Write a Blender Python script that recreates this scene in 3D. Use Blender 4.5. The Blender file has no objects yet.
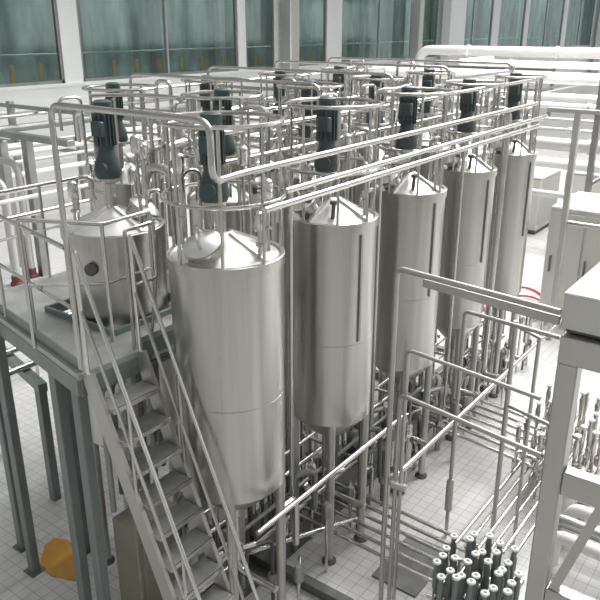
import bpy, math, random
from mathutils import Vector, Matrix
random.seed(7)
C = bpy.context.scene.collection
PI = math.pi
# ------------------------------------------------------------------ camera
cd = bpy.data.cameras.new('camera'); cam = bpy.data.objects.new('camera', cd); C.objects.link(cam)
cam.location = (0, 0, 5.25)
cam.rotation_euler = (math.radians(90 - 20.76), 0, -math.atan2(.8036, .5952))
cd.sensor_width = 36; cd.lens = 36 * 725 / 600; cd.clip_end = 400
bpy.context.scene.camera = cam
# ------------------------------------------------------------------ world: soft daylight through the open roof beams
w = bpy.data.worlds.new('daylight'); bpy.context.scene.world = w; w.use_nodes = True
nt = w.node_tree; bg = nt.nodes['Background']
tc = nt.nodes.new('ShaderNodeTexCoord'); sep = nt.nodes.new('ShaderNodeSeparateXYZ')
nt.links.new(tc.outputs['Generated'], sep.inputs[0])
dot = nt.nodes.new('ShaderNodeVectorMath'); dot.operation = 'DOT_PRODUCT'
dot.inputs[1].default_value = (.55, -.35, .55)
nt.links.new(tc.outputs['Generated'], dot.inputs[0])
rmp = nt.nodes.new('ShaderNodeValToRGB'); nt.links.new(dot.outputs['Value'], rmp.inputs[0])
rmp.color_ramp.elements[0].position = 0.0; rmp.color_ramp.elements[0].color = (.36, .385, .39, 1)
rmp.color_ramp.elements[1].position = 0.85; rmp.color_ramp.elements[1].color = (1, .995, .985, 1)
nt.links.new(rmp.outputs[0], bg.inputs['Color']); bg.inputs['Strength'].default_value = 1.05
# ------------------------------------------------------------------ sun through the roof and a fill light added over the far right
def light(name, kind, loc, rot, energy, **kw):
    l = bpy.data.lights.new(name, kind); l.energy = energy
    for k, v in kw.items(): setattr(l, k, v)
    o = bpy.data.objects.new(name, l); C.objects.link(o); o.location = loc; o.rotation_euler = rot
    return o
sun = light('sun', 'SUN', (8, -4, 20), (0, 0, 0), 1.5, angle=math.radians(25), color=(1, .985, .96))
sun.rotation_euler = Vector((-.45, .12, -1)).to_track_quat('-Z', 'Y').to_euler()
light('far_right_fill', 'AREA', (20, 4, 13.2), (0, 0, 0), 7500, shape='RECTANGLE', size=14, size_y=12, color=(1, .99, .98))  # added fill, brightens the hall beyond the tanks
vs = bpy.context.scene.view_settings
vs.view_transform = 'Standard'; vs.look = 'None'; vs.gamma = 1; vs.use_curve_mapping = False; vs.exposure = 0.33

# ================================================================== materials
def mat(name, col, rough=.5, metal=0., streak=0., scale=(1, 1, 1), bump=0., trans=0., alpha=1., spec=.5):
    m = bpy.data.materials.new(name); m.use_nodes = True
    t = m.node_tree; b = t.nodes['Principled BSDF']
    b.inputs['Base Color'].default_value = (*col, 1); b.inputs['Roughness'].default_value = rough
    b.inputs['Metallic'].default_value = metal; b.inputs['Specular IOR Level'].default_value = spec
    b.inputs['Transmission Weight'].default_value = trans; b.inputs['Alpha'].default_value = alpha
    if streak:
        tcn = t.nodes.new('ShaderNodeTexCoord'); mp = t.nodes.new('ShaderNodeMapping'); mp.inputs['Scale'].default_value = scale
        n = t.nodes.new('ShaderNodeTexNoise'); n.inputs['Scale'].default_value = 1.0; n.inputs['Detail'].default_value = 4
        t.links.new(tcn.outputs['Object'], mp.inputs[0]); t.links.new(mp.outputs[0], n.inputs['Vector'])
        cr = t.nodes.new('ShaderNodeValToRGB')
        cr.color_ramp.elements[0].position = .3; cr.color_ramp.elements[1].position = .7
        cr.color_ramp.elements[0].color = (*[c * (1 - streak) for c in col], 1)
        cr.color_ramp.elements[1].color = (*[min(1, c * (1 + streak)) for c in col], 1)
        t.links.new(n.outputs['Fac'], cr.inputs[0]); t.links.new(cr.outputs[0], b.inputs['Base Color'])
        mr = t.nodes.new('ShaderNodeMapRange'); mr.inputs['To Min'].default_value = max(.05, rough - .07); mr.inputs['To Max'].default_value = rough + .07
        t.links.new(n.outputs['Fac'], mr.inputs[0]); t.links.new(mr.outputs[0], b.inputs['Roughness'])
        if bump:
            bp = t.nodes.new('ShaderNodeBump'); bp.inputs['Strength'].default_value = bump; bp.inputs['Distance'].default_value = .01
            t.links.new(n.outputs['Fac'], bp.inputs['Height']); t.links.new(bp.outputs[0], b.inputs['Normal'])
    return m
STEEL = mat('brushed_steel_shell', (.56, .55, .52), .30, 1, .16, (7, 7, .22))
LID = mat('polished_steel_lid', (.86, .85, .83), .38, 1, .08, (6, 6, 6))
PIPE = mat('steel_pipe', (.58, .565, .54), .24, 1, .06, (3, 3, 3))
BRIGHT = mat('bright_steel_pipe', (.72, .71, .69), .2, 1, .05, (3, 3, 3))
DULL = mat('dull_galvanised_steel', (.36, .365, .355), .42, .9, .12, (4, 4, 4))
FRAME = mat('satin_steel_frame', (.53, .515, .49), .45, .85, .08, (2, 2, .6))
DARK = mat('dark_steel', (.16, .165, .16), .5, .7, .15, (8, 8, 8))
MOTOR = mat('dark_teal_motor_paint', (.065, .088, .092), .45, .1, .15, (9, 9, 9))
POSTM = mat('grey_green_painted_steel', (.24, .27, .265), .45, .4, .12, (5, 5, 2))
DECK = mat('grey_deck_plate', (.47, .48, .465), .5, .6, .16, (5, 5, 5), .05)
PLAST = mat('white_painted_wall', (.84, .86, .86), .7, 0, .03, (.6, .6, .6))
PLASTG = mat('grey_painted_wall', (.42, .43, .42), .7, 0, .04, (.6, .6, .6))
ROOFM = mat('dark_roof_beams', (.16, .165, .165), .6, 0, .04, (1, 1, 1))
WHITE = mat('white_enamel', (.82, .82, .80), .4, 0, .03, (2, 2, 2))
GREY = mat('pale_grey_panel', (.60, .59, .56), .42, .5, .05, (2, 2, .5))
TEAL = mat('teal_gallery_wall', (.33, .375, .37), .6, 0, .6, (1.6, 1, .45))
YEL = mat('yellow_paint', (.50, .32, .06), .5, 0, .1, (4, 4, 4))
AMBER = mat('amber_reflection_tint', (.55, .28, .04), .55, 0, .12, (5, 5, 5))  # tint of the painted glass reflection
OLIVE = mat('olive_grey_paint', (.30, .28, .22), .5, .2, .1, (3, 3, 3))
RED = mat('red_rubber', (.50, .05, .04), .5)
RUST = mat('red_brown_paint', (.16, .05, .04), .5)
PIPEFAR = mat('lagged_pipe_cladding', (.58, .575, .56), .5, .4, .06, (2, 2, 2))
PALEPIPE = mat('white_lagged_pipe', (.82, .81, .79), .5, 0, .04, (1, 1, 1))
def tile_mat():
    m = bpy.data.materials.new('white_floor_tiles'); m.use_nodes = True; t = m.node_tree; b = t.nodes['Principled BSDF']
    tcn = t.nodes.new('ShaderNodeTexCoord'); br = t.nodes.new('ShaderNodeTexBrick')
    br.offset = 0; br.inputs['Scale'].default_value = 1
    br.inputs['Brick Width'].default_value = .125; br.inputs['Row Height'].default_value = .125
    br.inputs['Mortar Size'].default_value = .004; br.inputs['Mortar Smooth'].default_value = .2
    br.inputs['Color1'].default_value = (.60, .595, .585, 1); br.inputs['Color2'].default_value = (.55, .545, .535, 1)
    br.inputs['Mortar'].default_value = (.34, .335, .325, 1)
    t.links.new(tcn.outputs['Object'], br.inputs['Vector']); t.links.new(br.outputs['Color'], b.inputs['Base Color'])
    n = t.nodes.new('ShaderNodeTexNoise'); n.inputs['Scale'].default_value = 1.2
    mr = t.nodes.new('ShaderNodeMapRange'); mr.inputs['To Min'].default_value = .22; mr.inputs['To Max'].default_value = .45
    t.links.new(tcn.outputs['Object'], n.inputs['Vector']); t.links.new(n.outputs['Fac'], mr.inputs[0]); t.links.new(mr.outputs[0], b.inputs['Roughness'])
    return m
TILE = tile_mat()
def glass_mat():
    m = bpy.data.materials.new('green_tinted_glass'); m.use_nodes = True; t = m.node_tree
    t.nodes.remove(t.nodes['Principled BSDF']); out = t.nodes['Material Output']
    tr = t.nodes.new('ShaderNodeBsdfTransparent'); tr.inputs[0].default_value = (.78, .86, .85, 1)
    gl = t.nodes.new('ShaderNodeBsdfGlossy'); gl.inputs['Roughness'].default_value = .08; gl.inputs[0].default_value = (.75, .85, .84, 1)
    mx = t.nodes.new('ShaderNodeMixShader'); mx.inputs[0].default_value = .12
    t.links.new(tr.outputs[0], mx.inputs[1]); t.links.new(gl.outputs[0], mx.inputs[2]); t.links.new(mx.outputs[0], out.inputs[0])
    return m
GLASS = glass_mat()

# ================================================================== mesh helpers
class MB:
    def __init__(s): s.v = []; s.f = []; s.sm = []
    def add(s, vs_, fs, smooth=False):
        n = len(s.v); s.v += [tuple(p) for p in vs_]
        for f in fs: s.f.append([i + n for i in f]); s.sm.append(smooth)
        return s
    def box(s, a, b):
        x0, y0, z0 = [min(p, q) for p, q in zip(a, b)]; x1, y1, z1 = [max(p, q) for p, q in zip(a, b)]
        return s.add([(x0, y0, z0), (x1, y0, z0), (x1, y1, z0), (x0, y1, z0), (x0, y0, z1), (x1, y0, z1), (x1, y1, z1), (x0, y1, z1)],
              [(0, 3, 2, 1), (4, 5, 6, 7), (0, 1, 5, 4), (1, 2, 6, 5), (2, 3, 7, 6), (3, 0, 4, 7)])
    def bbox(s, a, b, r=.012):          # box with chamfered upright edges and top edge
        x0, y0, z0 = [min(p, q) for p, q in zip(a, b)]; x1, y1, z1 = [max(p, q) for p, q in zip(a, b)]
        def ring(i, z): return [(x0 + r, y0 + i, z), (x1 - r, y0 + i, z), (x1 - i, y0 + r, z), (x1 - i, y1 - r, z), (x1 - r, y1 - i, z), (x0 + r, y1 - i, z), (x0 + i, y1 - r, z), (x0 + i, y0 + r, z)]
        vs_ = ring(0, z0) + ring(0, z1 - r) + [(min(max(x, x0 + r), x1 - r), min(max(y, y0 + r), y1 - r), z1) for x, y, z in ring(0, z1)]
        fs = [list(range(8))[::-1], [16 + i for i in range(8)]]
        for k in (0, 8):
            for i in range(8): fs.append((k + i, k + (i + 1) % 8, k + 8 + (i + 1) % 8, k + 8 + i))
        return s.add(vs_, fs)
    def prism(s, pts, z0, z1):
        n = len(pts); vs_ = [(x, y, z0) for x, y in pts] + [(x, y, z1) for x, y in pts]
        return s.add(vs_, [list(range(n))[::-1], list(range(n, 2 * n))] + [(i, (i + 1) % n, n + (i + 1) % n, n + i) for i in range(n)])
    def bar(s, a, b, wd, ht):           # rectangular bar between two points
        a = Vector(a); b = Vector(b); d = (b - a).normalized(); up = Vector((0, 0, 1)) if abs(d.z) < .95 else Vector((0, 1, 0))
        r = d.cross(up).normalized(); u = r.cross(d)
        q = [r * wd / 2 * i + u * ht / 2 * j for i, j in ((-1, -1), (1, -1), (1, 1), (-1, 1))]
        return s.add([a + k for k in q] + [b + k for k in q], [(0, 1, 2, 3)[::-1], (4, 5, 6, 7), (0, 1, 5, 4), (1, 2, 6, 5), (2, 3, 7, 6), (3, 0, 4, 7)])
    def tube(s, pts, r, n=10, bend=0., closed=False, cap=True):
        P = [Vector(p) for p in pts]
        if r < .031: r *= .86
        if bend and len(P) > 2:
            Q = [P[0]]
            for i in range(1, len(P) - 1):
                a, b, c = P[i - 1], P[i], P[i + 1]
                d1 = (a - b); d2 = (c - b); k = min(bend, d1.length * .49, d2.length * .49)
                p1 = b + d1.normalized() * k; p2 = b + d2.normalized() * k
                for j in range(6):
                    tt = j / 5; Q.append(p1 * (1 - tt) ** 2 + b * 2 * tt * (1 - tt) + p2 * tt ** 2)
            P = Q + [P[-1]]
        m = len(P); vs_ = []; nrm = None
        for i in range(m):
            if closed: d = (P[(i + 1) % m] - P[i - 1])
            else: d = P[min(i + 1, m - 1)] - P[max(i - 1, 0)]
            d.normalize()
            if nrm is None: nrm = d.orthogonal().normalized()
            else: nrm = (nrm - d * nrm.dot(d)).normalized()
            bn = d.cross(nrm)
            for k in range(n):
                a = 2 * PI * k / n; vs_.append(P[i] + (nrm * math.cos(a) + bn * math.sin(a)) * r)
        fs = []
        for i in range(m if closed else m - 1):
            for k in range(n):
                j = (i + 1) % m; fs.append((i * n + k, i * n + (k + 1) % n, j * n + (k + 1) % n, j * n + k))
        s.add(vs_, fs, True)
        if cap and not closed:
            q = len(s.v) - len(vs_)
            s.f += [[q + k for k in range(n)][::-1], [q + (m - 1) * n + k for k in range(n)]]; s.sm += [False, False]
        return s
    def lathe(s, prof, c=(0, 0, 0), n=48, axis=None, smooth=True):   # prof [(r,z)...]
        vs_ = []; m = len(prof)
        M = Vector((0, 0, 1)).rotation_difference(Vector(axis)).to_matrix() if axis else None
        for r, z in prof:
            for k in range(n):
                a = 2 * PI * k / n; p = Vector((r * math.cos(a), r * math.sin(a), z))
                if M: p = M @ p
                vs_.append(p + Vector(c))
        fs = [(i * n + k, i * n + (k + 1) % n, (i + 1) * n + (k + 1) % n, (i + 1) * n + k) for i in range(m - 1) for k in range(n)]
        s.add(vs_, fs, smooth); q = len(s.v) - len(vs_)
        s.f += [[q + k for k in range(n)][::-1], [q + (m - 1) * n + k for k in range(n)]]; s.sm += [False, False]
        return s
    def ring(s, c, R, r, n=56, m=8, a0=0, a1=2 * PI):
        full = abs(a1 - a0 - 2 * PI) < 1e-6
        pts = [(c[0] + R * math.cos(a0 + (a1 - a0) * i / n), c[1] + R * math.sin(a0 + (a1 - a0) * i / n), c[2]) for i in range(n if full else n + 1)]
        return s.tube(pts, r, m, closed=full)
    def build(s, name, m, parent=None, loc=None):
        me = bpy.data.meshes.new(name); me.from_pydata(s.v, [], s.f); me.polygons.foreach_set('use_smooth', s.sm)
        me.materials.append(m); me.update()
        try: me.set_sharp_from_angle(angle=math.radians(40))
        except Exception: pass
        o = bpy.data.objects.new(name, me); C.objects.link(o)
        if parent: o.parent = parent
        if loc: o.location = loc
        return o
def tag(o, label, cat, group=None, kind=None):
    o['label'] = label; o['category'] = cat
    if group: o['group'] = group
    if kind: o['kind'] = kind
    return o
def thing(name, label, cat, loc=(0, 0, 0), rz=0, group=None):
    o = bpy.data.objects.new(name, None); C.objects.link(o); o.location = loc; o.rotation_euler = (0, 0, rz); o.empty_display_size = .1
    return tag(o, label, cat, group)
def struct(mb, name, m, parent=None):
    o = mb.build(name, m, parent)
    if not parent: o['kind'] = 'structure'
    return o
def copy_tree(o, parent=None):
    c = o.copy(); C.objects.link(c)
    if parent: c.parent = parent
    for ch in list(o.children): copy_tree(ch, c)
    return c
def centred(mb, name, m, label, cat, group=None):     # a one-mesh thing, origin at its base
    xs = [p[0] for p in mb.v]; ys = [p[1] for p in mb.v]; zs = [p[2] for p in mb.v]
    o0 = ((min(xs) + max(xs)) / 2, (min(ys) + max(ys)) / 2, min(zs))
    mb.v = [(p[0] - o0[0], p[1] - o0[1], p[2] - o0[2]) for p in mb.v]
    return tag(mb.build(name, m, None, o0), label, cat, group)

# ================================================================== the setting
struct(MB().box((-6, -14, -.2), (110, 26.2, 0)), 'floor', TILE)
WV = 26.0; SILL = 3.04; HEAD = 9.0
struct(MB().box((-6.3, -14, 0), (-6, 26, 12)), 'wall_left', PLASTG)
fw = MB(); fw.box((-6, -14.3, 0), (110, -14, 3.2)); fw.box((-6, -14.3, 8.5), (110, -14, 12))
for k in range(15): fw.box((-6 + 8 * k, -14.3, 3.2), (-4.6 + 8 * k, -14, 8.5))
struct(fw, 'wall_front', PLASTG)
rb = MB()
for k in range(13): rb.box((-6, -14 + 3.2 * k, 11.6), (110, -13.1 + 3.2 * k, 12.1))
for k in range(14): rb.box((-6 + 8.4 * k, -14, 12.1), (-5.5 + 8.4 * k, 26, 12.5))
struct(rb, 'ceiling', ROOFM)
gl_edges = [(6.5, 19.05), (19.95, 29.8), (30.4, 32.8), (33.9, 37.8), (39.4, 48.5), (49.2, 52.3), (55., 62.5), (64., 70.), (71., 80.9), (82.2, 91.6), (93.5, 106)]
wb = MB(); wb.box((-6, WV, 0), (110, WV + .3, SILL)); wb.box((-6, WV, HEAD), (110, WV + .3, 12))
prev = -6
for a, b in gl_edges + [(110, 110)]:
    if a > prev: wb.box((prev, WV, SILL), (a, WV + .3, HEAD))
    prev = b
struct(wb, 'wall_back', PLAST)
struct(MB().box((-6, WV + .3, SILL - .65), (110, 29.5, SILL - .13)), 'gallery_floor', GREY)
struct(MB().box((-6, 29.5, SILL - .65), (110, 29.7, 12)), 'gallery_wall', TEAL)
struct(MB().box((-6, WV + .3, HEAD), (110, 29.5, HEAD + .2)), 'gallery_ceiling', TEAL)
struct(MB().box((-6, WV - .08, SILL - .12), (110, WV, SILL)), 'trim_sill', PLAST)
for i, (a, b) in enumerate(gl_edges):
    fr = MB(); t_ = .12
    for p, q in (((a, SILL), (a + t_, HEAD)), ((b - t_, SILL), (b, HEAD)), ((a, SILL), (b, SILL + t_)), ((a, HEAD - t_), (b, HEAD))):
        fr.box((p[0], WV + .05, p[1]), (q[0], WV + .2, q[1]))
    o = struct(fr, 'window_%d' % (i + 1), DULL)
    MB().box((a + t_, WV + .11, SILL + t_), (b - t_, WV + .13, HEAD - t_)).build('pane', GLASS, o)
    nm = max(0, int(round((b - a) / 5)) - 1)
    for k in range(nm):
        x = a + (b - a) * (k + 1) / (nm + 1)
        MB().box((x - .05, WV + .04, SILL + t_), (x + .05, WV + .2, HEAD - t_)).build('mullion', FRAME, o)
# gallery: handrail, inner columns, yellow bollards
for i, x in enumerate((12.5, 17.2, 22.6, 27.0, 31.8, 36.4, 44.2, 50.8, 58, 67, 76, 86)):
    tag(MB().bbox((-.22, -.22, 0), (.22, .22, 6.4)).build('gallery_column', POSTM if i % 2 else GREY, None, (x, 29.1, SILL - .45)),
        'square column standing inside the viewing gallery behind the green glass', 'column', 'gallery columns behind the glass')
gr = thing('gallery_handrail', 'pale handrail running along the gallery behind the window glass', 'handrail', (40, 28.2, SILL - .45))
MB().tube([(-36, 0, 1.5), (50, 0, 1.5)], .05).build('rail', BRIGHT, gr)
for k in range(22): MB().tube([(-35.9 + 4.09 * k, 0, 0), (-35.9 + 4.09 * k, 0, 1.5)], .035).build('post', BRIGHT, gr)
for u in (16.9, 18.2, 21.9, 23.2, 24.6, 26.0, 27.4, 29.0, 31.6, 35.5, 36.7, 51):
    b = MB().lathe([(.10, 0), (.10, .8), (.07, .87), (0.02, .9)], n=14)
    tag(b.build('gallery_bollard', YEL, None, (u * 1.015, 26.75, SILL - .45 + .12)), 'yellow bollard behind the window sill of the viewing gallery', 'bollard', 'yellow bollards in the gallery').location.z = SILL - .13

for k in range(9):  # fixtures and fill lights added to brighten the gallery
    tag(MB().bbox((-.9, -.12, 0), (.9, .12, .08)).build('gallery_fill_fixture', WHITE, None, (14 + 9 * k, 28.0, 8.85)), 'added fill-light fixture under the gallery ceiling behind the green glass', 'added fixture', 'added gallery fill fixtures')
    light('gallery_fill_light', 'AREA', (14 + 9 * k, 28.0, 8.8), (0, 0, 0), 60, shape='RECTANGLE', size=6.0, size_y=.8, color=(.97, 1, .99))
# columns in front of the wall
def column(x0, x1, y, z, m, label):
    o = thing('building_column', label, 'column', ((x0 + x1) / 2, y, 0)); h = (x1 - x0) / 2
    MB().bbox((-h, -.35, 0), (h, .35, z), .05).build('shaft', m, o); MB().bbox((-h - .1, -.42, 0), (h + .1, .42, .4), .03).build('plinth', m, o)
column(52.0, 54.6, 25.2, 11.5, PLAST, 'broad white column in front of the gallery windows, right of the middle')
column(33.0, 33.8, 25.4, 11.5, GREY, 'slim grey column before the gallery wall, left of the middle')
column(47.6, 48.2, 25.4, 11.5, GREY, 'narrow grey column beside the broad white column')
column(92.0, 95.0, 25.2, 11.5, PLAST, 'white column before the gallery wall at the far right')

# ================================================================== tanks
def guard(root, r, z0, zm, zt, angs, m=PIPE):
    MB().ring((0, 0, zt), r, .02).build('guard_ring', m, root)
    MB().ring((0, 0, zm), r + .01, .018).build('guard_ring', m, root)
    for a in angs:
        x, y = (r - .005) * math.cos(a), (r - .005) * math.sin(a)
        MB().tube([(x, y, z0), (x, y, zt)], .015, 8).build('guard_post', m, root)
def agitator(root, mx, my, z0, big=1., kind=0):
    # stool, gearbox, motor with fins
    st = MB(); st.lathe([(.085, z0 - .03), (.085, z0 + .03), (.05, z0 + .05), (.05, z0 + .28), (.09, z0 + .30), (.09, z0 + .33)], (mx, my, 0), 16)
    st = st.build('agitator_stool', PIPE, root)
    g = MB(); z = z0 + .33
    g.lathe([(.10 * big, z), (.115 * big, z + .04), (.105 * big, z + .13), (.075 * big, z + .2), (.07 * big, z + .24)], (mx, my, 0), 18)
    g.tube([(mx, my, z + .09), (mx - .12 * big, my - .05 * big, z + .09)], .055 * big, 12)
    gb = g.build('gearbox', MOTOR, root)
    q = MB(); z += .24
    q.lathe([(.07 * big, z), (.075 * big, z + .02), (.075 * big, z + .30), (.07 * big, z + .31), (.078 * big, z + .32), (.078 * big, z + .385), (.05 * big, z + .40)], (mx, my, 0), 20)
    mo = q.build('agitator_motor', MOTOR, root)
    fn = MB()
    for k in range(14):
        a = 2 * PI * k / 14; ca, sa = math.cos(a), math.sin(a)
        fn.bar((mx + .083 * big * ca, my + .083 * big * sa, z + .03), (mx + .083 * big * ca, my + .083 * big * sa, z + .29), .01, .022)
    fn.build('cooling_fins', MOTOR, mo)
    MB().bbox((mx - .13 * big, my - .1, z + .12), (mx - .07 * big, my + .02, z + .24)).build('terminal_box', MOTOR, mo)
def manhole(root, x, y, z, r, ax):
    b = MB(); b.lathe([(r, -.05), (r, .03), (r + .02, .03), (r + .02, .05)], (x, y, z), 28, ax); o = b.build('manhole', PIPE, root)
    d = MB(); d.lathe([(r + .015, .052), (r * .9, .075), (r * .55, .10), (.03, .112), (.01, .113)], (x, y, z), 28, ax); d.build('manhole_cover', LID, o)
    h = MB(); A = Vector(ax).normalized(); t = A.orthogonal().normalized(); c0 = Vector((x, y, z))
    h.tube([c0 + t * (r * .7) + A * .08, c0 + t * (r * .7) + A * .17, c0 - t * (r * .7) + A * .17, c0 - t * (r * .7) + A * .08], .012, 8, .04); h.build('manhole_handle', PIPE, o)
def fitting(root, x, y, z, h, kind):
    o = None
    if kind == 0:      # small air-operated valve on a nozzle
        b = MB(); b.tube([(x, y, z - .03), (x, y, z + h)], .018, 8); b.lathe([(.035, z + h * .4), (.035, z + h * .4 + .02)], (x, y, 0), 14); o = b.build('nozzle', PIPE, root)
        d = MB(); d.lathe([(.03, z + h), (.042, z + h + .02), (.042, z + h + .12), (.03, z + h + .14), (.012, z + h + .15)], (x, y, 0), 14); d.build('valve_head', BRIGHT, o)
    elif kind == 1:    # swan-neck vent
        b = MB(); b.tube([(x, y, z - .03), (x, y, z + h), (x + .14, y - .05, z + h), (x + .14, y - .05, z + h * .45)], .022, 8, .07); b.build('vent_pipe', PIPE, root)
    elif kind == 2:    # lamp glass / sight fitting, dark
        b = MB(); b.tube([(x, y, z - .03), (x + .02, y, z + h)], .022, 8); o = b.build('sight_glass', DARK, root)
        d = MB(); d.lathe([(.036, 0), (.036, .03)], (x + .02, y, z + h), 12); d.build('sight_glass_cap', DARK, o)
    else:              # spray pipe with elbow
        b = MB(); b.tube([(x, y, z - .03), (x, y, z + h), (x - .02, y + .3, z + h + .02)], .018, 8, .06); b.build('spray_pipe', PIPE, root)
FA = math.atan2(-.5952, -.8036)      # angle of the side that faces the gangway
def tank(x, y, r, label, group, legs=True, sg=True, mp=(-1.1, .68, .10), ring=(.44, .98), motor=(-.08, 0), motorz=.30, zt=3.636, zb=1.636, seed=0, mh=True, strip=True, gd=True):
    rnd = random.Random(seed)
    o = thing('process_tank', label, 'tank', (x, y, 0), 0, group)
    h = zt - zb
    s = MB(); zs = zb + h * .42
    s.lathe([(r, zb), (r, zt - .06)], (0, 0, 0), 72); sh = s.build('shell', STEEL, o)
    s = MB(); s.ring((0, 0, zs), r - .001, .005, 72, 6); s.build('weld_seam', STEEL, sh)
    s = MB(); s.lathe([(r + .001, zt - .085), (r + .014, zt - .08), (r + .014, zt - .004), (r + .008, zt), (r - .02, zt), (r - .02, zt - .03)], (0, 0, 0), 72); s.build('rim_band', STEEL, o)
    s = MB(); prof = [(r - .018, zt - .025)]
    for k in range(9): t = k / 8; prof.append(((r - .03) * (1 - t) + .02 * t, zt - .02 + .17 * (t * .8 + .2 * math.sin(t * PI / 2))))
    s.lathe(prof, (0, 0, 0), 64)
    for k in range(4):                      # raised stiffening ribs on the lid
        a = FA + .9 + k * PI / 2; ca, sa = math.cos(a), math.sin(a)
        s.bar((.05 * ca, .05 * sa, zt + .15), ((r - .03) * ca, (r - .03) * sa, zt - .005), .03, .03)
    s.build('lid', LID, o)
    s = MB(); s.lathe([(r - .006, zb + .01), (r - .03, zb - .03), (r * .55, zb - .2), (.09, zb - .30), (.05, zb - .33), (.05, zb - .42)], (0, 0, 0), 56); s.build('cone_bottom', STEEL, o)
    if strip:  # darker strip painting a reflection on the shell
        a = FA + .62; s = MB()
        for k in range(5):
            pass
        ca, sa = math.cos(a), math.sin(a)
        s.bar((ca * (r + .001), sa * (r + .001), zs + .03), (ca * (r + .001), sa * (r + .001), zt - .11), .03, .03); s.build('reflection_strip', DULL, o)
    if legs:
        for k in range(4):
            a = FA + k * PI / 2; lx, ly = (r - .045) * math.cos(a), (r - .045) * math.sin(a)
            b = MB(); b.tube([(lx, ly, .02), (lx, ly, zb + .004)], .042, 14); l = b.build('leg', FRAME, o)
            MB().lathe([(.075, 0), (.075, .02), (.05, .05)], (lx, ly, 0), 16).build('foot', DARK, l)
        b = MB(); b.tube([(0, 0, zb - .36), (0, 0, .62), (0, -.45, .62)], .035, 10, .12); b.build('outlet_pipe', PIPE, o)
        v = MB(); v.lathe([(.05, .74), (.06, .76), (.06, .9), (.05, .92)], (0, 0, 0), 16); v.tube([(0, 0, .83), (.16, -.08, .83)], .03, 10); v.build('outlet_valve', BRIGHT, o)
    # lid furniture
    zl = zt + .06
    agitator(o, motor[0], motor[1], zt + .07, 1., 0)
    if mh:
        a = FA + mp[0]; manhole(o, (r * mp[1]) * math.cos(a), (r * mp[1]) * math.sin(a), zt + .09, mp[2], (math.cos(a) * .5, math.sin(a) * .5, .8))
    spots = [(-.15, .70, 2), (-.8, .8, 2), (1.5, .75, 0), (2.1, .72, 1), (2.7, .7, 0), (3.3, .72, 3), (3.9, .7, 0), (4.5, .72, 1), (-1.5, .72, 0), (.9, .8, 0)]
    for a, q, kd in spots:
        if rnd.random() < .12 or (kd == 2 and not sg): continue
        a += FA + rnd.uniform(-.12, .12)
        fitting(o, r * q * math.cos(a), r * q * math.sin(a), zt + .03, .12 if kd == 2 else rnd.uniform(.14, .62), kd)
    if gd: guard(o, r + .005, zt - .02, zt + ring[0], zt + ring[1], [FA + q for q in (-.75, .05, .78, 1.9, 2.75, 3.5, 4.4)])
    return o
L = 1.4634
RF = [.439, .402, .377, .337, .315]
nth = ['large round process tank nearest the camera, beside the stairs', 'round steel tank second in the front row from the stairs',
       'round steel tank third in the front row, behind the pipe frame', 'round steel tank fourth in the front row, one before the far end',
       'round steel tank at the far end of the front row']
for i in range(5):
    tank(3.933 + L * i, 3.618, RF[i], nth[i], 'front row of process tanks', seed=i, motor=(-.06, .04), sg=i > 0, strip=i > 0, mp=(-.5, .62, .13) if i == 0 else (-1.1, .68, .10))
nb = ['tank let into the raised platform, with a round manhole on top', 'tank behind the nearest front tank in the second row',
      'third tank along the second row, mostly hidden by rails', 'fourth tank along the second row, mostly hidden by rails', 'last tank of the second row, far behind the front tanks']
for i in range(5):
    tank(3.96 + L * i, 4.96, .43 if i == 0 else .40 - .02 * i, nb[i], 'second row of process tanks', seed=10 + i, motor=(.02, .02), strip=False, sg=i > 0, mp=(1.75, .6, .13), gd=i > 0)
T1B = bpy.data.objects['process_tank.005']
a_ = FA - .22; gx_, gy_ = math.cos(a_), math.sin(a_)
g_ = MB().lathe([(.055, -.03), (.055, .035), (.04, .045)], (.43 * gx_, .43 * gy_, 3.36), 20, (gx_, gy_, 0)).build('gauge', DARK, T1B)
nc = ['third row tank seen behind the platform railing', 'second tank of the third row, behind the clutter of pipes', 'middle tank of the third row, behind the clutter of pipes',
      'fourth tank of the third row, behind the clutter of pipes', 'far tank of the third row below the gallery windows']
for i in range(1, 5):
    tank(3.96 + L * i, 6.45, .40 - .015 * i, nc[i], 'third row of process tanks', seed=20 + i, motor=(-.1, 0), strip=False)

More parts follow.
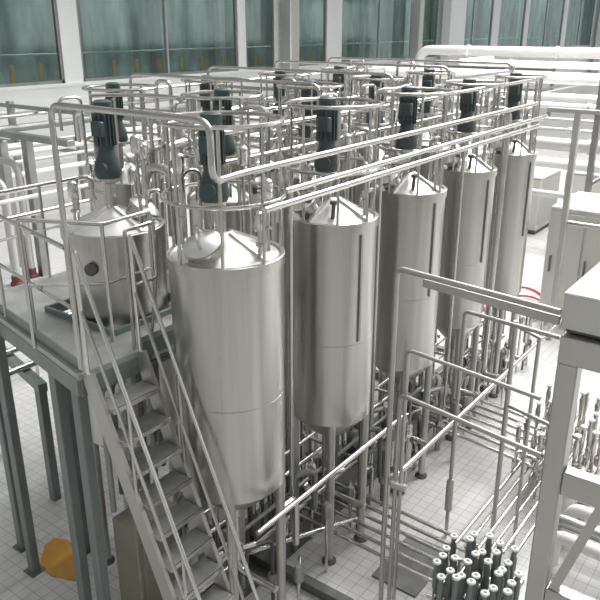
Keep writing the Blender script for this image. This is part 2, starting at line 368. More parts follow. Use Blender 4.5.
# ================================================================== overhead pipes and rails
def pipe(name, pts, r, label, cat='pipe', m=PIPE, bend=.1, group=None, n=10):
    return centred(MB().tube(pts, r, n, bend), name, m, label, cat, group)
pipe('guard_rail', [(2.93, 4.19, 2.86), (2.93, 4.19, 4.77), (2.9, 2.75, 4.77), (2.9, 2.75, 4.44), (3.2, 2.82, 4.43), (8.3, 2.85, 4.43)], .024,
     'long bent rail that rises from the platform corner and runs above the front tanks', 'rail')
pipe('overhead_pipe', [(3.8, 3.12, 4.05), (9.2, 3.12, 4.07)], .03, 'lower of the paired pipes running along the front tank tops', m=BRIGHT)
pipe('overhead_pipe', [(3.95, 3.05, 4.17), (9.3, 3.05, 4.19)], .026, 'upper of the paired pipes running along the front tank tops', m=BRIGHT)
for k, (u, va, vb, z) in enumerate([(6.13, 4.3, 7.1, 4.70), (7.6, 4.3, 7.2, 4.72), (9.06, 4.3, 7.2, 4.74), (10.5, 4.0, 7.2, 4.74)]):
    lab = ['nearest portal rail crossing over the second and third tank rows', 'second nearest portal rail crossing over the second and third tank rows', 'third portal rail crossing over the second and third tank rows',
           'farthest portal rail, past the last tanks'][k]
    o = thing('portal_rail', lab, 'rail', (u, va, 0))
    MB().tube([(0, 0, .0), (0, 0, z), (0, vb - va, z), (0, vb - va, .0)], .022, 10, .12).build('rail', PIPE, o)
    MB().tube([(0, 0.02, z - .4), (0, vb - va - .02, z - .4)], .016, 8).build('middle_rail', PIPE, o)
    MB().tube([(0, 1.4, 0), (0, 1.4, z)], .02, 8).build('post', PIPE, o)
pipe('top_rail', [(7.1, 3.40, 3.66), (7.1, 3.40, 4.58), (9.62, 3.33, 4.60), (9.62, 3.33, 3.66)], .022, 'bridge-shaped rail standing over the third to fifth front tanks', 'rail', bend=.06)
for k, (v, z, u0, u1, lab) in enumerate([(4.32, 4.38, 4.5, 12.0, 'nearer'), (4.22, 4.15, 4.4, 11.6, 'lower nearer'), (5.68, 4.30, 5.3, 12.2, 'farther'), (5.78, 4.05, 5.2, 12, 'lower farther'), (7.2, 4.5, 6.4, 12.4, 'farthest')]):
    pipe('cross_pipe', [(u0, v, z - 1.2), (u0, v, z), (u1, v, z), (u1, v, z - 1.0)], .026,
         '%s steel pipe lying along the gap behind the %s row of tanks' % (lab, ('front', 'front', 'second', 'second', 'third')[k]), m=BRIGHT if k % 2 == 0 else PIPE)
# downpipes between the front tanks
pipe('downpipe', [(4.66, 3.3, 4.04), (4.66, 3.55, 4.0), (4.66, 3.55, .55), (4.66, 3.9, .55)], .024, 'tall thin pipe falling between the first and second front tanks', bend=.08)
pipe('downpipe', [(9.05, 3.62, 4.25), (9.05, 3.45, 4.25), (9.05, 3.45, .6), (9.05, 3.1, .6)], .045, 'thick round-topped pipe standing between the last two front tanks', bend=.08)
pipe('downpipe', [(7.6, 3.12, 4.05), (7.6, 3.36, 4.0), (7.6, 3.36, .6), (7.6, 3.9, .6)], .02, 'thin pipe falling between the third and fourth front tanks', bend=.08)
pipe('downpipe', [(6.13, 3.12, 4.05), (6.13, 3.56, 4.0), (6.13, 3.56, .6), (6.13, 3.9, .6)], .022, 'thin pipe falling between the second and third front tanks', bend=.08)
pipe('arched_pipe', [(4.60, 5.22, 2.9), (4.60, 5.22, 4.02), (4.60, 4.82, 4.02), (4.60, 4.82, 2.9)], .045, 'thick arched pipe behind the platform tank', bend=.19)
pipe('curved_rail', [(4.0 + .62 * math.cos(a), 4.96 + .62 * math.sin(a), 4.66) for a in [-.9 + k * .2 for k in range(11)]], .022, 'curved rail arching behind the motor of the platform tank', 'rail', bend=0)
for k in range(14):
    u = 5.3 + .1 * (k % 3) + (k // 2) * .95; v = (4.42, 5.62)[k % 2]; z = 3.95 + .13 * (k % 4)
    o = thing('heat_exchanger_pipe', 'short thick bright pipe length lying among the tank tops', 'pipe', (u, v, z), 0, 'short thick pipes among the tank tops')
    MB().lathe([(.05, -.16), (.05, .16)], (0, 0, 0), 16, (1, 0, .1)).build('barrel', BRIGHT, o)
    for q in (-.16, .16): MB().lathe([(.066, -.012), (.066, .012)], (q, 0, q * .1), 16, (1, 0, .1)).build('clamp', PIPE, o)
    MB().tube([(-.16, 0, 0), (-.28, 0, 0), (-.28, 0, -z)], .022, 8, .06).build('feed_pipe', PIPE, o)
# loose risers among the tank tops
rnd = random.Random(3)
for k in range(46):
    u = 5.05 + rnd.random() * 7; v = (4.29, 5.7, 7.0)[k % 3] + rnd.uniform(-.1, .1); z = rnd.uniform(3.9, 4.75)
    d = rnd.choice([(.3, 0), (-.3, 0), (0, .3), (0, -.25)])
    MBt = MB().tube([(0, 0, 0), (0, 0, z), (d[0], d[1], z), (d[0], d[1], z - .35)], rnd.choice([.018, .022, .03]), 8, .09)
    tag(MBt.build('riser_pipe', rnd.choice([PIPE, PIPE, BRIGHT, DULL]), None, (u, v, 0)), 'hooked steel riser pipe standing among the tank tops', 'pipe', 'riser pipes among the tanks')
# slim valve bodies on manifolds between the rows
for k in range(28):
    u = 5.08 + (k % 14) * .5; v = 4.28 if k < 14 else 5.72; z = 3.55 + .14 * ((k * 5) % 4)
    o = thing('control_valve', 'small steel control valve standing between two tank rows', 'valve', (u, v, 0), 0, 'control valves between the tank rows')
    MB().tube([(0, 0, 0), (0, 0, z)], .016, 8).build('stem_pipe', PIPE, o)
    MB().lathe([(.03, z), (.055, z + .03), (.055, z + .2), (.035, z + .24)], (0, 0, 0), 14).build('actuator', BRIGHT if k % 3 else GREY, o)
    MB().lathe([(.022, z + .24), (.022, z + .30), (.01, z + .31)], (0, 0, 0), 10).build('indicator', WHITE if k % 4 else MOTOR, o)

# ================================================================== raised platform
pf = thing('work_platform', 'raised grey work platform on painted posts at the left, around a tank', 'platform', (2.87, 4.15, 0))
ox, oy = 2.87, 4.15
def S(mb): mb.v = [(x - ox, y - oy, z) for x, y, z in mb.v]; return mb
def le(v): return 2.87 + (v - 4.15) * .205      # left edge runs slightly off square
d = MB(); z0, z1 = 2.80, 2.85
d.prism([(le(4.15), 4.15), (3.42, 4.12), (3.60, 4.30), (4.95, 4.30), (4.95, 4.50), (le(4.5), 4.50)], z0, z1)
d.prism([(le(4.5), 4.5), (3.50, 4.5), (3.50, 5.42), (le(5.42), 5.42)], z0, z1)
d.prism([(4.42, 4.5), (4.95, 4.5), (4.95, 5.42), (4.42, 5.42)], z0, z1)
d.prism([(le(5.42), 5.42), (4.95, 5.42), (4.95, 6.25), (le(6.25), 6.25)], z0, z1)
S(d).build('deck_plate', DECK, pf)
k = MB(); k.bar((3.5, 4.5, 2.87), (3.5, 5.42, 2.87), .03, .06); k.bar((3.5, 4.5, 2.87), (4.42, 4.5, 2.87), .03, .06); k.bar((4.42, 4.5, 2.87), (4.42, 5.42, 2.87), .03, .06); k.bar((3.5, 5.42, 2.87), (4.42, 5.42, 2.87), .03, .06)
S(k).build('opening_kerb', POSTM, pf)
e = MB(); e.bar((le(4.17) + .02, 4.17, 2.73), (le(6.23) + .02, 6.23, 2.73), .05, .14); e.bar((le(6.23), 6.23, 2.73), (4.95, 6.23, 2.73), .05, .14); S(e).build('edge_beam', POSTM, pf)
e = MB(); e.bar((2.89, 4.17, 2.73), (3.42, 4.14, 2.73), .05, .14); e.bar((3.62, 4.32, 2.73), (4.9, 4.32, 2.73), .05, .14); S(e).build('edge_beam', POSTM, pf)
for u0, v0, u1, v1 in ((3.2, 5.75, 4.9, 5.75), (3.1, 4.7, 3.5, 4.7)):
    e = MB(); e.bar((u0, v0, 2.72), (u1, v1, 2.72), .06, .12); S(e).build('cross_beam', POSTM, pf)
for u0, v0 in ((2.94, 4.27), (3.03, 4.68), (3.19, 5.76), (3.34, 6.18), (4.8, 4.4), (3.72, 5.6), (4.8, 6.1)):
    e = MB(); e.bbox((u0 - .045, v0 - .045, .015), (u0 + .045, v0 + .045, 2.8), .008); q = S(e).build('post', POSTM, pf)
    e = MB(); e.box((u0 - .08, v0 - .08, 0), (u0 + .08, v0 + .08, .015)); S(e).build('base_plate', DARK, q)
ps = thing('pipe_stand', 'low painted stand of two posts and a beam behind the platform posts', 'stand', (4.2, 7.2, 0))
for u0, v0 in ((4.07, 6.62), (4.33, 7.93)): MB().bbox((u0 - 4.25, v0 - 7.25, 0), (u0 - 4.15, v0 - 7.15, 1.5), .008).build('post', POSTM, ps)
MB().bar((-.2, -.75, 1.55), (.2, 1.0, 1.55), .1, .1).build('beam', POSTM, ps)
for q in (-.3, .2, .6): MB().tube([(-1.2, q, 1.64), (1.5, q, 1.64)], .04, 10).build('pipe', BRIGHT, ps)
gd = thing('platform_railing', 'two-bar steel railing along the left edge of the raised platform', 'railing', (2.9, 4.17, 2.85))
def S2(mb): mb.v = [(x - 2.9, y - 4.17, z - 2.85) for x, y, z in mb.v]; return mb
def lx(v): return le(v) + .04
S2(MB().tube([(lx(4.2), 4.2, 3.80), (lx(6.2), 6.2, 3.80), (4.9, 6.2, 3.80)], .022, 10, .05)).build('top_rail', PIPE, gd)
S2(MB().tube([(lx(4.2), 4.2, 3.35), (lx(6.2), 6.2, 3.35), (4.9, 6.2, 3.35)], .017, 8, .05)).build('middle_rail', PIPE, gd)
S2(MB().bar((lx(4.2), 4.2, 2.90), (lx(6.2), 6.2, 2.90), .01, .1)).build('toe_board', POSTM, gd)
for u in (4.1, 4.88): S2(MB().tube([(u, 6.2, 2.85), (u, 6.2, 3.80)], .018, 8)).build('post', PIPE, gd)
for v in (4.95, 5.58, 6.18): S2(MB().tube([(lx(v), v, 2.85), (lx(v), v, 3.80)], .018, 8)).build('post', PIPE, gd)
tr = thing('tank_railing', 'railing corner standing close in front of the platform tank', 'railing', (3.42, 4.42, 2.85))
MB().tube([(-.45, .4, .0), (-.45, .4, 1.05), (0, 0, .98), (.5, .02, .98), (.5, .02, 0)], .02, 10, .03).build('top_rail', PIPE, tr)
MB().tube([(-.44, .39, .52), (0, 0, .5), (.5, .02, .5)], .016, 8).build('middle_rail', PIPE, tr)
MB().tube([(0, 0, 0), (0, 0, .98)], .018, 8).build('post', PIPE, tr)

# ================================================================== ship-ladder stairs
st = thing('steep_stairs', 'steep open-riser metal stairs descending from the raised platform', 'stairs', (3.15, 2.93, 0))
def S3(mb): mb.v = [(x - 3.15, y - 2.93, z) for x, y, z in mb.v]; return mb
def sv(z): return 4.12 - (2.85 - z) / 2.42
for u in (2.92, 3.42):
    b = MB(); b.bar((u, sv(2.85) - .02, 2.85), (u, sv(.02) - .02, .02), .035, .13); S3(b).build('stringer', FRAME, st)
for k in range(1, 12):
    z = 2.85 - .2375 * k
    b = MB(); b.bbox((2.94, sv(z) - .14, z - .03), (3.40, sv(z) + .06, z), .006); t = S3(b).build('tread', DECK, st)
    b = MB(); b.box((2.94, sv(z) - .15, z - .035), (3.40, sv(z) - .14, z + .004)); S3(b).build('nosing', PIPE, t)
for u, lab in ((2.92, 'l'), (3.42, 'r')):
    b = MB(); b.tube([(u, 4.10, 2.85), (u, 4.10, 3.80), (u, 4.10 - 3.0 / 2.42, 3.80 - 3.0), (u, 4.10 - 3.0 / 2.42, .3)], .02, 10, .03); S3(b).build('handrail', BRIGHT, st)
    b = MB(); b.tube([(u, 4.10, 3.36), (u, 4.10 - 2.75 / 2.42, 3.36 - 2.75)], .017, 8); S3(b).build('middle_rail', PIPE, st)
    for z in (1.85, .75):
        vv = sv(z); b = MB(); b.tube([(u, vv - .03, z), (u, vv - .03, z + .93)], .016, 8); S3(b).build('baluster', PIPE, st)
# handrail return beside the stair head
hr = thing('handrail_loop', 'closed rectangular handrail loop at the head of the stairs', 'handrail', (3.42, 4.16, 2.85))
MB().tube([(0, 0, 0), (0, 0, .97), (.30, .02, .97), (.30, .02, .52), (0, 0, .52)], .018, 8, .03).build('rail', PIPE, hr)
MB().tube([(.30, .02, .52), (.30, .13, 0.0)], .016, 8).build('post', PIPE, hr)

eb = thing('equipment_box', 'olive grey metal box standing under the platform behind the stairs', 'box', (3.55, 4.42, 0))
MB().bbox((-.25, -.2, .08), (.25, .12, 1.15), .015).build('body', OLIVE, eb); MB().bbox((-.2, -.215, .2), (.2, -.2, 1.05), .004).build('door', OLIVE, eb); MB().box((-.23, -.18, 0), (.23, .1, .08)).build('plinth', DARK, eb)
for k in range(6):
    pipe('service_pipe', [(3.25 + .13 * k, 4.42 + .03 * (k % 3), 1.3 + .1 * (k % 2)), (3.25 + .13 * k, 4.42 + .03 * (k % 3), 2.5), (3.7 + .1 * k, 4.42, 2.5)], .03, 'one of the dark service pipes rising under the platform behind the stairs', m=DARK if k % 2 else DULL, group='service pipes under the platform')
# amber glass reflection, modelled as a flat sheet on the floor
am = thing('reflection_sheet', 'amber rounded sheet painted as a glass reflection on the tiles below the platform', 'reflection', (3.46, 5.76, 0))
AMB = [(.15, .26), (.22, .12), (.2, -.1), (.02, -.5), (-.12, -.46), (-.22, -.2), (-.2, .02), (.02, .24)]
MB().prism(AMB, 0.0, .012).build('sheet', AMBER, am)

# ================================================================== pipe frame and column at the right
fr = thing('pipe_trestle', 'upright frame of square-cornered pipes in the right foreground', 'frame', (4.9, 2.6, 0))
def F(*pts): return [(x - 4.9, y - 2.6, z) for x, y, z in pts]
MB().tube(F((4.9, 2.66, .02), (4.9, 2.66, 3.43), (4.72, 1.30, 3.43)), .028, 10, .08).build('top_rail', FRAME, fr)
MB().bar(*F((4.87, 2.40, 3.37), (4.72, 1.30, 3.37)), .04, .06).build('beam', FRAME, fr)
MB().tube(F((4.9, 2.52, .02), (4.9, 2.52, 2.75), (4.74, 1.36, 2.74)), .02, 10, .06).build('inner_rail', FRAME, fr)
MB().tube(F((4.9, 2.57, .02), (4.9, 2.57, 2.32), (4.72, 1.30, 2.30)), .024, 10, .06).build('lower_rail', FRAME, fr)
MB().tube(F((4.9, 2.6, 1.42), (4.9, 2.45, 1.42)), .04, 10).build('joint', BRIGHT, fr)
pipe('cross_pipe', [(4.96, 2.63, 1.42), (9.7, 2.62, 1.42)], .03, 'bright pipe running back from the right foreground frame past the tank legs', m=BRIGHT)
f2 = thing('pipe_trestle', 'second pipe frame standing behind the right foreground frame', 'frame', (6.2, 2.6, 0))
MB().tube([(0, 0, 0.02), (0, 0, 2.66), (-.1, -.95, 2.66)], .024, 10, .06).build('rail', FRAME, f2)
MB().lathe([(.04, .35), (.04, .72), (.03, .74)], n=14).build('sleeve', FRAME, f2)
MB().tube([(.32, -.4, 0.02), (.32, -.4, 2.55)], .03, 10).build('post', FRAME, f2)
MB().tube([(.30, -.65, 0.02), (.30, -.65, 2.45)], .022, 10).build('post', FRAME, f2)
MB().tube([(.33, -.38, 1.62), (.1, -1.2, 1.62)], .026, 10).build('crossbar', FRAME, f2)
MB().tube([(.33, -.38, 2.5), (.29, -.67, 2.44)], .02, 10).build('crossbar', FRAME, f2)
cl = thing('steel_column', 'square steel column with stub beams at the right edge', 'column', (4.73, 1.19, 0))
MB().bbox((-.07, -.07, .0), (.07, .07, 3.09), .01).build('shaft', FRAME, cl)
MB().bbox((-.05, -1.3, 2.06), (.06, -.072, 2.25), .005).build('beam', FRAME, cl)
MB().bbox((-.05, -1.3, 1.02), (.06, -.072, 1.20), .005).build('beam', FRAME, cl)
MB().bar((0, -.12, 1.2), (.02, -.36, 2.06), .07, .07).build('brace', FRAME, cl)
MB().bbox((-.07, -1.3, 3.09), (1.2, .07, 3.285), .005).build('head_beam', FRAME, cl)
hb = thing('metal_cabinet', 'low flat-topped metal box resting on the steel column', 'box', (5.25, .75, 3.30))
MB().bbox((-.55, -.9, .03), (.75, .53, .27), .006).build('body', GREY, hb)
MB().box((-.52, -.87, 0), (.72, .50, .03)).build('plinth', DARK, hb)
MB().bbox((-.555, -.905, .27), (.755, .535, .285), .004).build('lid', WHITE, hb)

# ================================================================== valve matrix
def seat_valve(u, v, z, label, group, rr=.038, bm=None):
    o = thing('seat_valve', label, 'valve', (u, v, 0), 0, group)
    MB().lathe([(.026, z - .62), (.04, z - .60), (.04, z - .50), (.020, z - .48), (.020, z - .30), (.028, z - .28), (.03, z - .10), (.022, z - .08), (.022, z - .02)], n=14).build('body', bm or POSTM, o)
    MB().lathe([(.018, z - .02), (rr * .9, z - .016), (rr, z - .01), (rr, z - .002), (rr * .8, z + .006), (rr * .42, z + .006), (rr * .40, z)], n=18).build('cap', WHITE, o)
    MB().lathe([(rr * .40, z - .002), (rr * .36, z + .004)], n=10).build('position_window', DARK, o)
    MB().tube([(.03, 0, z - .16), (.085, .05, z - .12), (.10, .02, z - .5)], .009, 6, .04).build('air_hose', BRIGHT, o)
    MB().tube([(-.02, -.01, z - .34), (-.075, -.03, z - .34), (-.075, -.03, z - .6)], .014, 8, .03).build('side_pipe', PIPE, o)
    return o
proto = None
rv = random.Random(5)
spots = []
for i in range(6):
    for j in range(6):
        if (i, j) in ((0, 0), (5, 0), (4, 0), (0, 5), (5, 5), (2, 2), (3, 4)): continue
        spots.append((4.66 + i * .128 + rv.uniform(-.015, .015), 1.44 + j * .128 + rv.uniform(-.015, .015), rv.uniform(-.05, .05)))
for u, v, z in spots:
    if proto is None:
        proto = seat_valve(u, v, .92, 'white-capped upright valve in the valve matrix at the bottom right', 'valves of the bottom right matrix')
    else:
        c = copy_tree(proto); c.location = (u, v, z)
p2 = None
for i in range(6):
    for j in range(5):
        if (i * 7 + j * 3) % 11 == 0: continue
        loc = (7.45 + i * .24 + rv.uniform(-.04, .04), 1.5 + j * .2 + rv.uniform(-.04, .04), rv.uniform(-.12, .12))
        if p2 is None: p2 = seat_valve(*loc[:2], .98, 'upright valve in the far valve cluster behind the steel column', 'valves behind the steel column', .04, PIPE)
        else: c = copy_tree(p2); c.location = loc
mf = thing('valve_manifold', 'row of header pipes carrying the valve matrix at the bottom right', 'manifold', (5.05, 1.8, 0))
for j in range(6): MB().tube([(-.5, -.36 + j * .128, .33), (.6, -.36 + j * .128, .33)], .028, 10).build('header_pipe', PIPE, mf)
for i in range(6): MB().tube([(-.39 + i * .128, -.45, .24), (-.39 + i * .128, .45, .24)], .026, 10).build('header_pipe', PIPE, mf)
for a, b in ((-.42, -.35), (.55, -.35), (-.42, .38), (.55, .38)): MB().tube([(a, b, 0), (a, b, .32)], .02, 8).build('leg', FRAME, mf)
mf2 = thing('valve_manifold', 'header pipes under the far valve cluster behind the steel column', 'manifold', (7.9, 1.9, 0))
for j in range(5): MB().tube([(-.6, -.4 + j * .2, .35), (1.2, -.4 + j * .2, .35)], .03, 10).build('header_pipe', PIPE, mf2)
for a, b in ((-.45, -.18), (.6, -.18), (-.45, .16), (.6, .16)): MB().tube([(a, b, 0), (a, b, .4)], .02, 8).build('leg', FRAME, mf2)

# ================================================================== floor pipes
for k in range(6):
    u = 5.95 - k * .145
    pipe('floor_pipe', [(u, 3.95, .1), (u, 3.95, .3), (u - .05, 2.42, .3), (u - .05, 2.1 + .05 * (k % 2), .3)], .024, 'one of the parallel floor pipes leading from the tanks to the valve matrix', bend=.06, group='parallel floor pipes before the valve matrix', m=PIPE)
tag(MB().box((-.40, -.25, 0), (.40, .25, .02)).build('shade_sheet', DARK, None, (5.58, 2.68, 0)), 'dark sheet painted as shade under the parallel floor pipes', 'shade sheet')  # dark sheet stands in for shade between the pipes
tag(MB().box((-.5, -.5, 0), (.6, .42, .02)).build('shade_sheet', DARK, None, (5.0, 1.8, 0)), 'dark sheet painted as shade under the bottom right valve matrix', 'shade sheet')  # dark sheet added to deepen the gaps between valves
tag(MB().box((-3.6, -.33, 0), (4.0, .45, .015)).build('under_tank_shade', DARK, None, (7.0, 4.1, 0)), 'long dark sheet painted as shade on the floor beneath the front tanks', 'floor shade')  # dark sheet stands in for the tanks' shade on the tiles
for k in range(6):
    v = 2.32 - k * .11
    pipe('floor_pipe', [(5.75 + .05 * k, v, .3), (8.4, v, .3)], .02 if k % 2 else .026, 'one of the parallel floor pipes running back from the valve matrix', group='parallel floor pipes behind the valve matrix', m=PIPE if k % 2 else BRIGHT)
for k in range(7):
    pipe('floor_pipe', [(7.75 + k * .17, 3.75, .1), (7.75 + k * .17, 3.75, .35), (7.55 + k * .17, 2.15, .35), (7.55 + k * .17, 2.15, .1)], .03, 'one of the slanting floor pipes beneath the fourth front tank', group='slanting floor pipes by the far tank legs', bend=.06, m=PIPE if k % 3 else BRIGHT)
pipe('floor_pipe', [(3.5, 3.0, 1.58), (5.85, 3.0, 1.55)], .026, 'bright pipe passing in front of the legs of the two nearest tanks', m=BRIGHT)
pipe('drain_pipe', [(4.2, 3.9, .42), (5.55, 3.35, .3)], .028, 'sloping drain pipe under the two nearest front tanks', m=BRIGHT)
for k in range(4):
    pipe('low_pipe', [(3.3 + .2 * k, 3.75 + .13 * k, .55 + .12 * k), (10.6, 3.75 + .13 * k, .55 + .12 * k)], .026, 'long low pipe threading beneath the front tanks', group='long low pipes beneath the tanks', m=(PIPE, DULL, BRIGHT, PIPE)[k])
for k in range(5):
    u = 4.66 + L * k
    b = MB(); b.bar((u, 2.85 if k == 0 else 3.55, .06), (u, 5.6, .06), .1, .1)
    centred(b, 'floor_channel', DARK, ('dark floor channel between the first two tanks', 'dark floor channel between the second and third tanks', 'dark floor channel between the third and fourth tanks',
                                       'dark floor channel between the last two front tanks', 'dark floor channel past the last front tank')[k], 'channel')
for i in range(5):        # pump under each front tank
    u = 3.933 + L * i
    o = thing('transfer_pump', ('small pump under the nearest tank', 'small pump under the second front tank', 'small pump under the third front tank', 'small pump under the fourth front tank', 'small pump under the far front tank')[i], 'pump', (u + .12, 4.22, 0))
    MB().lathe([(.05, -.2), (.1, -.19), (.1, .1), (.06, .12), (.04, .2)], (0, 0, .16), 18, (1, 0, 0)).build('motor', MOTOR, o)
    MB().lathe([(.09, .2), (.11, .22), (.11, .28), (.05, .3)], (0, 0, .16), 18, (1, 0, 0)).build('volute', BRIGHT, o)
    MB().tube([(.25, 0, .2), (.25, 0, .9), (.25, -.3, .9)], .028, 10, .08).build('discharge_pipe', PIPE, o)
    MB().box((-.2, -.09, 0), (.2, .09, .06)).build('base', DARK, o)
for k in range(20):       # valves hanging among the tank legs
    u = 4.3 + k * .33; v = 3.2 + .14 * ((k * 3) % 5)
    o = thing('sample_valve', 'small steel valve on a short stand among the tank legs', 'valve', (u, v, 0), 0, 'small valves among the tank legs')
    h = .55 + .12 * (k % 4)
    MB().tube([(0, 0, 0), (0, 0, h), (.15, .1, h)], .02, 8, .06).build('pipe', PIPE, o)
    MB().lathe([(.035, h - .12), (.05, h - .1), (.05, h + .02), (.03, h + .05)], n=12).build('actuator', BRIGHT if k % 2 else DULL, o)

for k in range(5):
    u = 6.35 + .27 * k
    pipe('white_pipe', [(u, 1.5 + .1 * (k % 2), .1), (u, 1.5 + .1 * (k % 2), .45), (u - .12, -.6, .45)], .07, 'one of the thick pale pipes on the floor behind the steel column', m=(PALEPIPE, DULL, PALEPIPE, PALEPIPE, DULL)[k], bend=.12, group='pale floor pipes behind the steel column')
rk2 = random.Random(11)
for k in range(40):
    u = 4.0 + 7.2 * k / 40 + rk2.uniform(-.1, .1); v = rk2.choice([3.45, 3.5, 3.8, 4.2, 4.35]) + rk2.uniform(-.05, .05); h = rk2.uniform(.35, 1.25)
    d = rk2.choice([(.25, 0), (-.25, .1), (.1, .3), (.2, -.12)])
    o = thing('leg_pipe', 'crooked dull pipe with a small valve in the tangle beneath the front tanks', 'pipe', (u, v, 0), 0, 'crooked pipes beneath the tanks')
    MB().tube([(0, 0, 0), (0, 0, h), (d[0], d[1], h), (d[0], d[1], h * .5)], rk2.choice([.022, .03, .036]), 8, .08).build('pipe', (DULL, DARK, PIPE)[k % 3], o)
    MB().lathe([(.045, h * .4), (.055, h * .4 + .02), (.055, h * .4 + .07), (.045, h * .4 + .09)], n=12).build('valve', (PIPE, DULL, DARK)[k % 3], o)
# ================================================================== right background
cb = thing('control_cabinet', 'tall pale two-door cabinet at the right behind the steel column', 'cabinet', (13.0, 3.0, 0))
MB().bbox((0, -1.6, .1), (1.6, 1.0, 2.2), .02).build('body', GREY, cb)
for k in range(3): 
    dd = MB().bbox((-.03, .96 - .62 * (k + 1) + .02, .2), (0, .96 - .62 * k - .02, 2.1), .004).build('door', GREY, cb)
    MB().bar((-.05, .96 - .62 * k - .08, 1.0), (-.05, .96 - .62 * k - .08, 1.3), .03, .03).build('handle', DARK, dd)
MB().box((.05, -1.55, 0), (1.55, .95, .1)).build('plinth', DARK, cb)
gx = thing('machine_guard', 'pale rounded pipe rail standing before the tall cabinet', 'rail', (12.2, 2.9, 0))
MB().tube([(0, .62, 0), (0, .62, 2.15), (0, -1.2, 2.15), (0, -1.2, 0)], .04, 10, .1).build('rail', PIPE, gx)
pp = thing('support_post', 'slender grey post with a cap beam among the white pipes at right', 'post', (12.2, 3.5, 0))
MB().bbox((-.05, -.05, 0), (.05, .05, 3.93), .01).build('shaft', GREY, pp); MB().bbox((-.04, -.7, 3.93), (.04, .5, 4.0), .01).build('cap_beam', GREY, pp)
for k, (u, v, sx, sy, h, lab) in enumerate([(19.6, 6.9, 1.6, 1.6, 1.5, 'white machine box left of the two beyond the far tank'), (20.5, 4.8, 1.8, 1.9, 1.6, 'white machine box partly behind the slender post'),
                                             (24, 10.5, 2.2, 1.6, 1.4, 'white machine box farthest back beyond the tanks'), (17.0, 3.2, 1.5, 1.2, 2.4, 'white machine box close behind the tall cabinet')]):
    o = thing('machine_housing', lab, 'machine', (u, v, 0))
    MB().bbox((-sx / 2, -sy / 2, .12), (sx / 2, sy / 2, h), .04).build('housing', GREY, o); MB().bbox((-sx / 2 - .02, -sy / 2 - .02, h), (sx / 2 + .02, sy / 2 + .02, h + .06), .02).build('top_cover', WHITE, o)
    MB().box((-sx / 2 + .05, -sy / 2 + .05, 0), (sx / 2 - .05, sy / 2 - .05, .12)).build('plinth', DARK, o)
ducts = [(21, 4.55, .14, PIPEFAR, 11), (20.5, 4.25, .09, PALEPIPE, 9.5), (20, 3.95, .15, PALEPIPE, 12), (18, 3.62, .12, PIPEFAR, 8.5), (17.5, 3.5, .07, PALEPIPE, 9), (17, 3.25, .04, PIPEFAR, 10), (18, 2.55, .15, PIPEFAR, 9), (18.5, 2.0, .13, PALEPIPE, 11), (17.2, 1.5, .08, PIPEFAR, 8), (17.6, 2.95, .05, PIPEFAR, 9.4)]
dl = ['topmost thick pipe', 'slim white pipe below the topmost pipe', 'thick white pipe', 'thick grey pipe', 'slim bright pipe', 'thinnest pipe', 'broad grey pipe below the thin ones', 'broad white low pipe', 'slim lowest pipe', 'thin grey pipe']
for k, (u, z, r, m, ve) in enumerate(ducts):
    pts = [(u, ve, z - 1.3), (u, ve, z), (u, -4, z)] if k % 3 == 0 else ([(u + 2.5, ve, z), (u, ve, z), (u, -4, z)] if k % 3 == 1 else [(u, ve, z), (u, -4, z)])
    o = thing('overhead_duct', dl[k] + ' crossing at right beyond the far tank', 'pipe', (u, 0, z))
    MB().tube([(x - u, y, zz - z) for x, y, zz in pts], r, 16, .4).build('pipe', m, o)
    for q in range(4): MB().lathe([(r, -.04), (r + .03, -.035), (r + .03, .035), (r, .04)], (0, ve - 1.6 - 2.6 * q, 0), 16, (0, 1, 0)).build('flange', PIPEFAR, o)
rk = thing('pipe_support_rack', 'rack of posts and crossbars carrying the pipes at the far right', 'rack', (17, 3, 0))
for y in (-3, 1.0, 4.2):
    for x in (-1.7, 1.8): MB().bbox((x - .06, y - .06, 0), (x + .06, y + .06, 4.3), .01).build('post', DULL, rk)
    for z in (1.75, 2.2, 3.25, 3.86, 4.15): MB().bar((-1.7, y, z), (1.8, y, z), .06, .06).build('crossbar', DULL, rk)
hs = MB(); hp = [(13.7 + .9 * math.cos(a) * (1 + .1 * math.sin(2 * a)), 4.75 + .55 * math.sin(a), .03) for a in [k * 2 * PI * 1.35 / 60 - 1.0 for k in range(61)]]
for k in range(len(hp)): hp[k] = (hp[k][0] - k * .012, hp[k][1] - k * .006, .03 + .0004 * k)
hs.tube(hp, .025, 8); centred(hs, 'water_hose', RED, 'red hose looped on the white floor beyond the last front tank', 'hose')

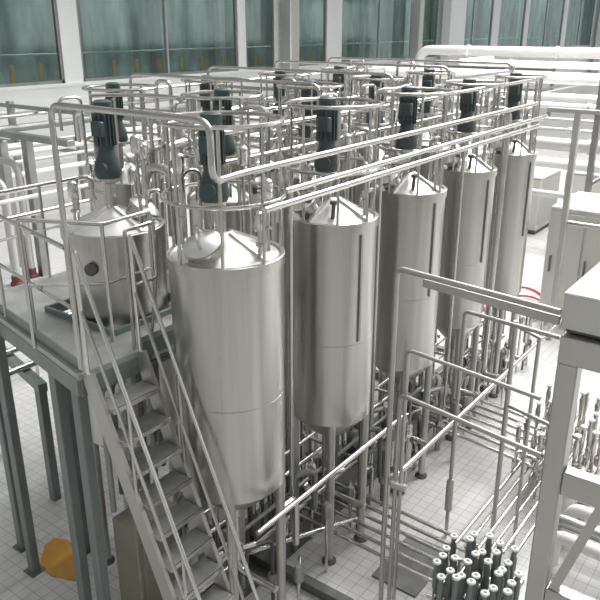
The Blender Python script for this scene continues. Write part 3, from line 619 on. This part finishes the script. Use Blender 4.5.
# ================================================================== left background
for k, (u, v, zt, r, lab) in enumerate([(8.24, 13.7, 2.25, .09, 'left of the two bent pipes'), (8.75, 13.9, 2.55, .075, 'right of the two bent pipes')]):
    o = thing('bent_riser', lab + ' with red feet, at the far left', 'pipe', (u, v, 0))
    MB().tube([(0, 0, .05), (0, 0, zt), (-.4, 2.6, zt)], r, 14, .3).build('pipe', PIPEFAR, o)
    MB().lathe([(r + .05, 0), (r + .05, .06), (r + .02, .08), (r + .02, .2), (r, .22)], n=18).build('red_foot', RUST, o)
pipes = [(22, 2.08, .2, DULL), (20, 1.88, .10, PALEPIPE), (19.2, 1.95, .13, PIPEFAR), (18, 2.0, .13, PALEPIPE), (17, 1.95, .08, PIPEFAR), (16, 1.84, .10, PALEPIPE), (15, 1.7, .08, PIPE), (21, 2.6, .09, PIPE), (23.5, 2.4, .16, PIPEFAR), (12.5, 2.3, .07, PIPE), (11, 2.5, .06, PALEPIPE), (9.6, 2.6, .06, PIPE)]
pl = ['thick dull pipe', 'white pipe next to the thick dull pipe', 'grey lagged pipe', 'broad white pipe', 'slim grey pipe', 'slim white pipe', 'slim steel pipe', 'raised steel pipe', 'pipe nearest the gallery wall', 'nearest low steel pipe', 'nearest white pipe', 'thin front pipe']
for k, (v, z, r, m) in enumerate(pipes):
    pipe('rack_pipe', [(3, v, z), (46, v, z)], r * .62, pl[k] + ' on the long rack before the gallery wall', m=m, n=12)
lr = thing('long_pipe_rack', 'long row of posts and crossbars carrying pipes before the gallery wall', 'rack', (9, 18, 0))
for k in range(8):
    for y in (-3.2, 1.0, 4.5): MB().bbox((k * 5.2 - .1, y - .1, 0), (k * 5.2 + .1, y + .1, 2.9), .02).build('post', DULL, lr)
    for z in (1.55, 2.75): MB().bar((k * 5.2, -3.2, z), (k * 5.2, 5.6, z), .1, .12).build('crossbar', DULL, lr)
tp = thing('tee_post', 'grey T-topped post standing on the floor left of the platform railing', 'post', (8.98, 13.8, 0))
MB().bbox((-.09, -.09, 0), (.09, .09, 3.0), .01).build('shaft', DULL, tp); MB().bbox((-.1, -1.5, 3.0), (.1, 1.2, 3.12), .01).build('crossbar', DULL, tp)
lg = thing('floor_railing', 'far two-bar railing standing on the floor left of the platform', 'railing', (6.2, 9.6, 0))
for z in (1.1, .6): MB().tube([(-1.6, 0, z), (3.6, 0, z)], .03, 8).build('rail', PIPE, lg)
for k in range(5): MB().tube([(-1.6 + 1.3 * k, 0, 0), (-1.6 + 1.3 * k, 0, 1.1)], .03, 8).build('post', PIPE, lg)
